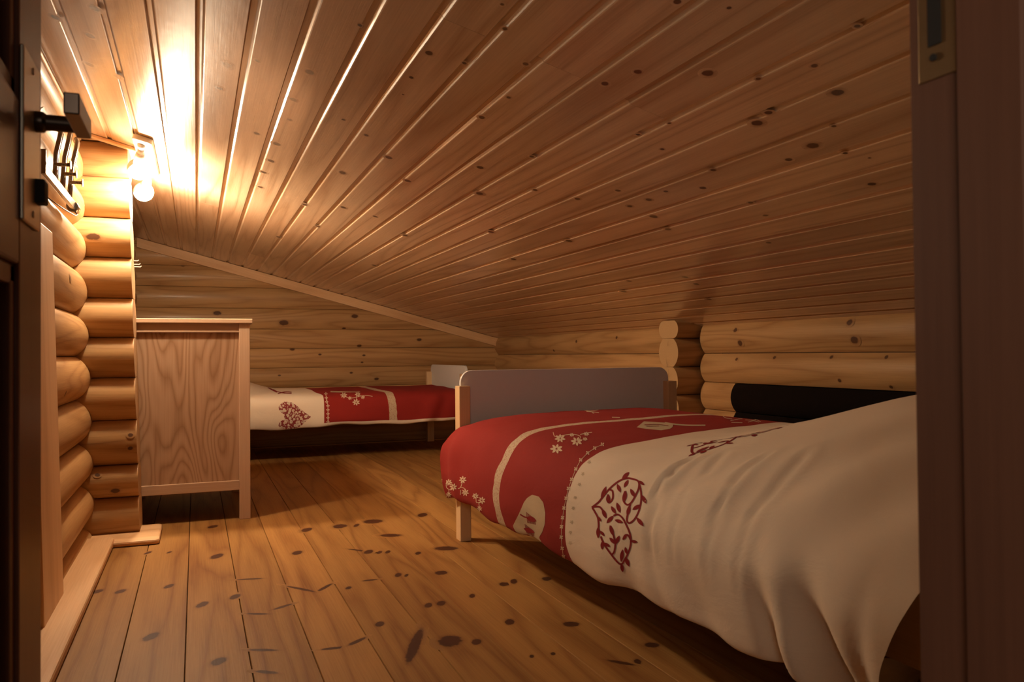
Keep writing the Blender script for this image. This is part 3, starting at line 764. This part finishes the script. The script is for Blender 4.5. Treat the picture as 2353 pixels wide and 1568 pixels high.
def leafy(M, k):
    for st in ([(110,630),(190,570),(240,510),(330,400),(440,310),(540,270),(620,280),(690,310),(693,390),(660,470),(610,560),(560,600),(515,570),(500,510),(525,430)],
               [(690,310),(715,400),(725,500),(715,600),(690,690),(640,780),(580,825),(548,800),(553,730),(575,640),(590,590)],
               [(115,630),(150,690),(185,760),(195,860),(185,950),(190,1005)], [(115,625),(200,622),(240,660),(270,710),(290,760)],
               [(380,735),(430,718),(490,760),(540,850),(575,930),(595,1010),(590,1110),(560,1200),(520,1280),(480,1335),(430,1310),(360,1225),(290,1130),(250,1060),(220,990)],
               [(350,1220),(385,1190),(400,1120),(400,1060),(380,980),(345,860)], [(330,410),(368,430),(370,520),(325,572),(298,530),(315,470)], [(592,1030),(560,975),(520,980),(500,1030)]):
        dN.stroke(M(st), 22.7*k, 2)
    for a, b in (((575,195),(485,280)),((290,370),(225,530)),((565,290),(510,385)),((425,340),(468,445)),((765,355),(690,300)),((590,400),(645,505)),((535,420),(510,570)),((735,480),(785,585)),((720,600),(615,660)),((585,600),(550,740)),
                 ((665,755),(755,865)),((350,615),(410,710)),((420,570),(465,700)),((380,735),(295,825)),((395,785),(500,820)),((175,740),(230,805)),((210,920),(270,985)),((240,650),(290,765)),((315,465),(320,580)),((330,1005),(405,1085)),
                 ((455,980),(405,1090)),((590,1045),(682,1062)),((262,1070),(340,1120)),((240,1050),(240,1155)),((495,1150),(475,1310)),((525,1120),(545,1210)),((528,1245),(575,1365)),((478,1325),(497,1435)),((335,850),(380,985)),((190,870),(190,1010)),((548,968),(495,1035))):
        l = math.hypot(a[0]-b[0], a[1]-b[1]); q = M([a, b]); dN.leaf(q[0], q[1], max(26, min(49, l*.40))*k, 2)

leafy(hz_, 1/5.409)
h6 = lambda l: hz_(l, 3.136, 1000, 900)
dN.fill(h6([(700,745),(745,755),(780,800),(795,880),(790,960),(770,1020),(748,1052),(775,1095),(740,1085),(690,1062),(640,1045),(580,1010),(560,970),(610,870),(640,800),(665,765)]), 5)
dN.stroke(h6([(615,885),(650,905),(690,908)]), 3, 2, .0013); dN.leaf(*h6([(660,905),(732,935)]), 12, 2, .0013); dN.leaf(*h6([(640,985),(720,1018)]), 11, 2, .0013)
for k in range(8): dN.stroke(h6([(660+k*8, 870+k*6), (668+k*8, 945+k*2)]), 1.2, 2, .0014, 1)
for k in range(7): dN.stroke(h6([(650+k*9, 955+k*7), (660+k*9, 1020+k*4)]), 1.2, 2, .0014, 1)
fl = [(925,1190),(917,1130),(910,1050),(912,975),(920,910),(930,840),(945,770),(962,700),(985,635),(1015,560),(1050,495),(1100,445),(1150,410),(1205,383)]
for x, y in fl:
    q = h6([(x, y)])[0]; dN.flower(q[0], q[1], 5.2, 3, 4, rot=.9, w=.6)
for a, b in zip(fl, fl[1:]): dN.stroke(h6([a, b]), 1.1, 3, .0008, 2)
for x, y in ((1110,510),(1065,595),(1040,670),(1010,765),(995,840),(985,940),(975,1015),(975,1090)):
    q = h6([(x, y)])[0]; dN.flower(q[0], q[1], 4.5, 5, 5, w=.35)
def sprig(stems, flowers, sc=h6, w=1.5, r=8, D=None, sq=1.):
    for s_ in stems: D.stroke(sc(s_), w, 3)
    for x, y, rr in flowers: q = sc([(x, y)])[0]; D.flower(q[0], q[1], rr, 3, 7, sq, .36, rot=x*.1)
sprig([[(850,295),(862,325),(905,322),(985,310),(1045,325),(1035,355)],[(900,325),(890,350)],[(1045,312),(1090,302),(1130,296)]], [(900,340,13),(1020,362,14),(875,415,15),(985,315,6),(1080,345,6),(1090,308,7)], D=dN, sq=.75)
sprig([[(85,640),(82,690),(115,710),(130,690)],[(100,710),(98,760)],[(165,700),(185,690),(200,640)],[(185,690),(212,700),(218,735)],[(185,710),(183,745)]], [(100,655,8),(132,688,9),(200,636,9),(218,728,9),(98,745,7),(40,640,5)], D=dN)
sprig([[(275,745),(295,775),(300,800),(335,795)],[(315,800),(322,850)]], [(292,755,8),(337,785,9),(320,845,7)], D=dN)
# marks lying on the top of the near duvet
h8 = lambda l: hz_(l, 4.706, 1400, 900)
dN.fill(h8([(290,395),(375,325),(560,332),(690,350),(690,385),(640,415),(560,422),(480,415)]), 5, step=3)
dN.stroke(h8([(600,340),(720,358),(860,368),(1040,368)]), 3.0, 5); dN.stroke(h8([(380,365),(520,360),(640,375)]), 1.2, 2, .0013); dN.stroke(h8([(400,380),(540,378)]), 1.0, 2, .0013)
dN.stroke(h8([(30,281),(115,284)]), 1.6, 3)
for st in ([(1230,272),(1270,292),(1330,300)],[(1310,320),(1400,300),(1440,298)],[(1320,338),(1440,340)],[(1470,310),(1560,312),(1660,298)],[(1500,335),(1560,320),(1620,335)],[(1570,300),(1640,330)]): dN.stroke(h8(st), 1.2, 3)
for st in ([(1060,135),(1120,142),(1180,132)],[(1090,145),(1150,150),(1180,155)],[(1130,155),(1145,158)],[(985,125),(1025,125)]): dN.stroke(h6(st), 1.3, 3)
HC2 = Vector((1.19, 1.60, 0))                                  # second leafy heart, lying on the top
def down(u, v): return Vector((HC2.x-(v-815)*.25/1235, HC2.y-(u-440)*.24/670, 1.2)), Vector((0, 0, -1))
dN.src = down
leafy(lambda l: l, 1.)
dN.src = None
duvet_near = dN.build()

# far duvet ----------------------------------------------------------
secF = [(5.83, .30), (5.775, .262), (5.745, .252), (5.728, .285), (5.722, .34), (5.728, .40), (5.75, .448), (5.80, .474), (5.9, .486), (6.1, .492), (6.35, .494), (6.55, .492), (6.66, .47), (6.685, .40), (6.685, .30)]
ff = lambda u, s: 1.845+(.02 if u < 6 else 0)
fl1 = lambda u, s: lerpc([(0, 1.318), (4, 1.303), (7, 1.287), (8, 1.23), (14, 1.23)], u); fl0 = lambda u, s: fl1(u, s)+.054+.004*abs(math.sin(s*60))
fb_ = lambda u, s: .84-.04*ss_(6.5, 8, u); fh = lambda u, s: -.08
def dispF(u, a, z, al, f):
    z2 = z+ss_(.62, .15, al)*.11*ss_(8, 11, u)
    side = 1-ss_(6, 8, u)
    z2 += side*ss_(4, 1.5, u)*(.006*math.sin(al*8)+.004*math.sin(al*21)-.012*ss_(1.2, .3, al))
    y = a+side*(.008*mn.noise(Vector((al*3, u*.5, 9)))+.004*math.sin(al*14+u))
    y -= side*.016*math.exp(-((al-1.62-.02*(u-4))/.05)**2)-side*.010*math.exp(-((al-1.7-.02*(u-4))/.03)**2)
    z2 += ss_(6, 8, u)*(.005*mn.noise(Vector((al*4, a*4, 12))))
    return y, al, z2
dF = Duvet('duvet', 'red and cream duvet with filigree heart print spread over the far bed', secF, [ff, fl0, fl1, fb_, fh], [16, 2, 16, 26], [1, 4, 1, 0],
           lambda a, al, z: Vector((al, a, z)), dispF, cols=70, hemu=2.75)
hf = lambda l: hz_(l, 4.706, 600, 850)
lob = [(255,480),(235,468),(205,460),(190,430),(190,400),(220,360),(270,340),(330,350),(400,400),(470,460),(540,510),(480,560),(430,610),(350,640),(250,645),(200,640),(187,600),(205,560),(235,545),(258,540)]
dF.fill(hf([(250,345),(330,350),(400,400),(470,460),(540,510),(480,560),(430,610),(350,640),(250,645)]), 6, step=2)
dF.fill(hf([(250,345),(250,482),(215,462),(190,430),(190,400),(220,360)]), 6, step=2); dF.fill(hf([(250,538),(250,645),(200,640),(187,600),(205,560)]), 6, step=2)
for k in range(9):
    q = hf([(700+k*4 if k < 3 else 722, 262+k*43)])[0]; dF.flower(q[0], q[1], 4.2, 3, 4, rot=0, w=.55)
dF.stroke(hf([(698,262),(712,330),(722,400),(726,500),(728,620)]), 1.2, 3)
sprig([[(855,272),(900,285),(950,305),(1000,305),(1050,292),(1100,282),(1150,280),(1205,290)],[(1030,300),(1028,345)]], [(895,278,8),(1045,268,7),(1028,352,9),(960,308,5),(1100,298,5)], sc=hf, w=1.1, D=dF, sq=.9)
dF.stroke(hf([(750,238),(850,240),(960,240),(1070,240)]), 3, 5)
for st in ([(60,185),(110,215),(170,245)],[(130,215),(180,240),(260,255)],[(180,262),(260,240),(330,245)],[(100,205),(160,235)],[(220,250),(330,258)]): dF.stroke(hf(st), 2.0, 2)
duvet_far = dF.build()

# ------------------------------------------------------------------ light
w = bpy.data.worlds.new('world'); scn.world = w; w.use_nodes = True
w.node_tree.nodes['Background'].inputs[0].default_value = (.9, .85, .8, 1); w.node_tree.nodes['Background'].inputs[1].default_value = .004
def area(name, loc, to, sx, sy, energy, col):
    d = bpy.data.lights.new(name, 'AREA'); d.shape = 'RECTANGLE'; d.size = sx; d.size_y = sy; d.energy = energy; d.color = col
    o = bpy.data.objects.new(name, d); COL.objects.link(o); o.location = loc
    o.rotation_euler = (Vector(to)-Vector(loc)).to_track_quat('-Z', 'Y').to_euler(); return o
area('hall_light', (-.35, -.9, 1.25), (1.0, 1.3, 1.4), .6, .6, 10., (1, .84, .68))

vs = scn.view_settings
vs.view_transform = 'Standard'; vs.look = 'None'; vs.exposure = .1; vs.gamma = 1; vs.use_curve_mapping = False
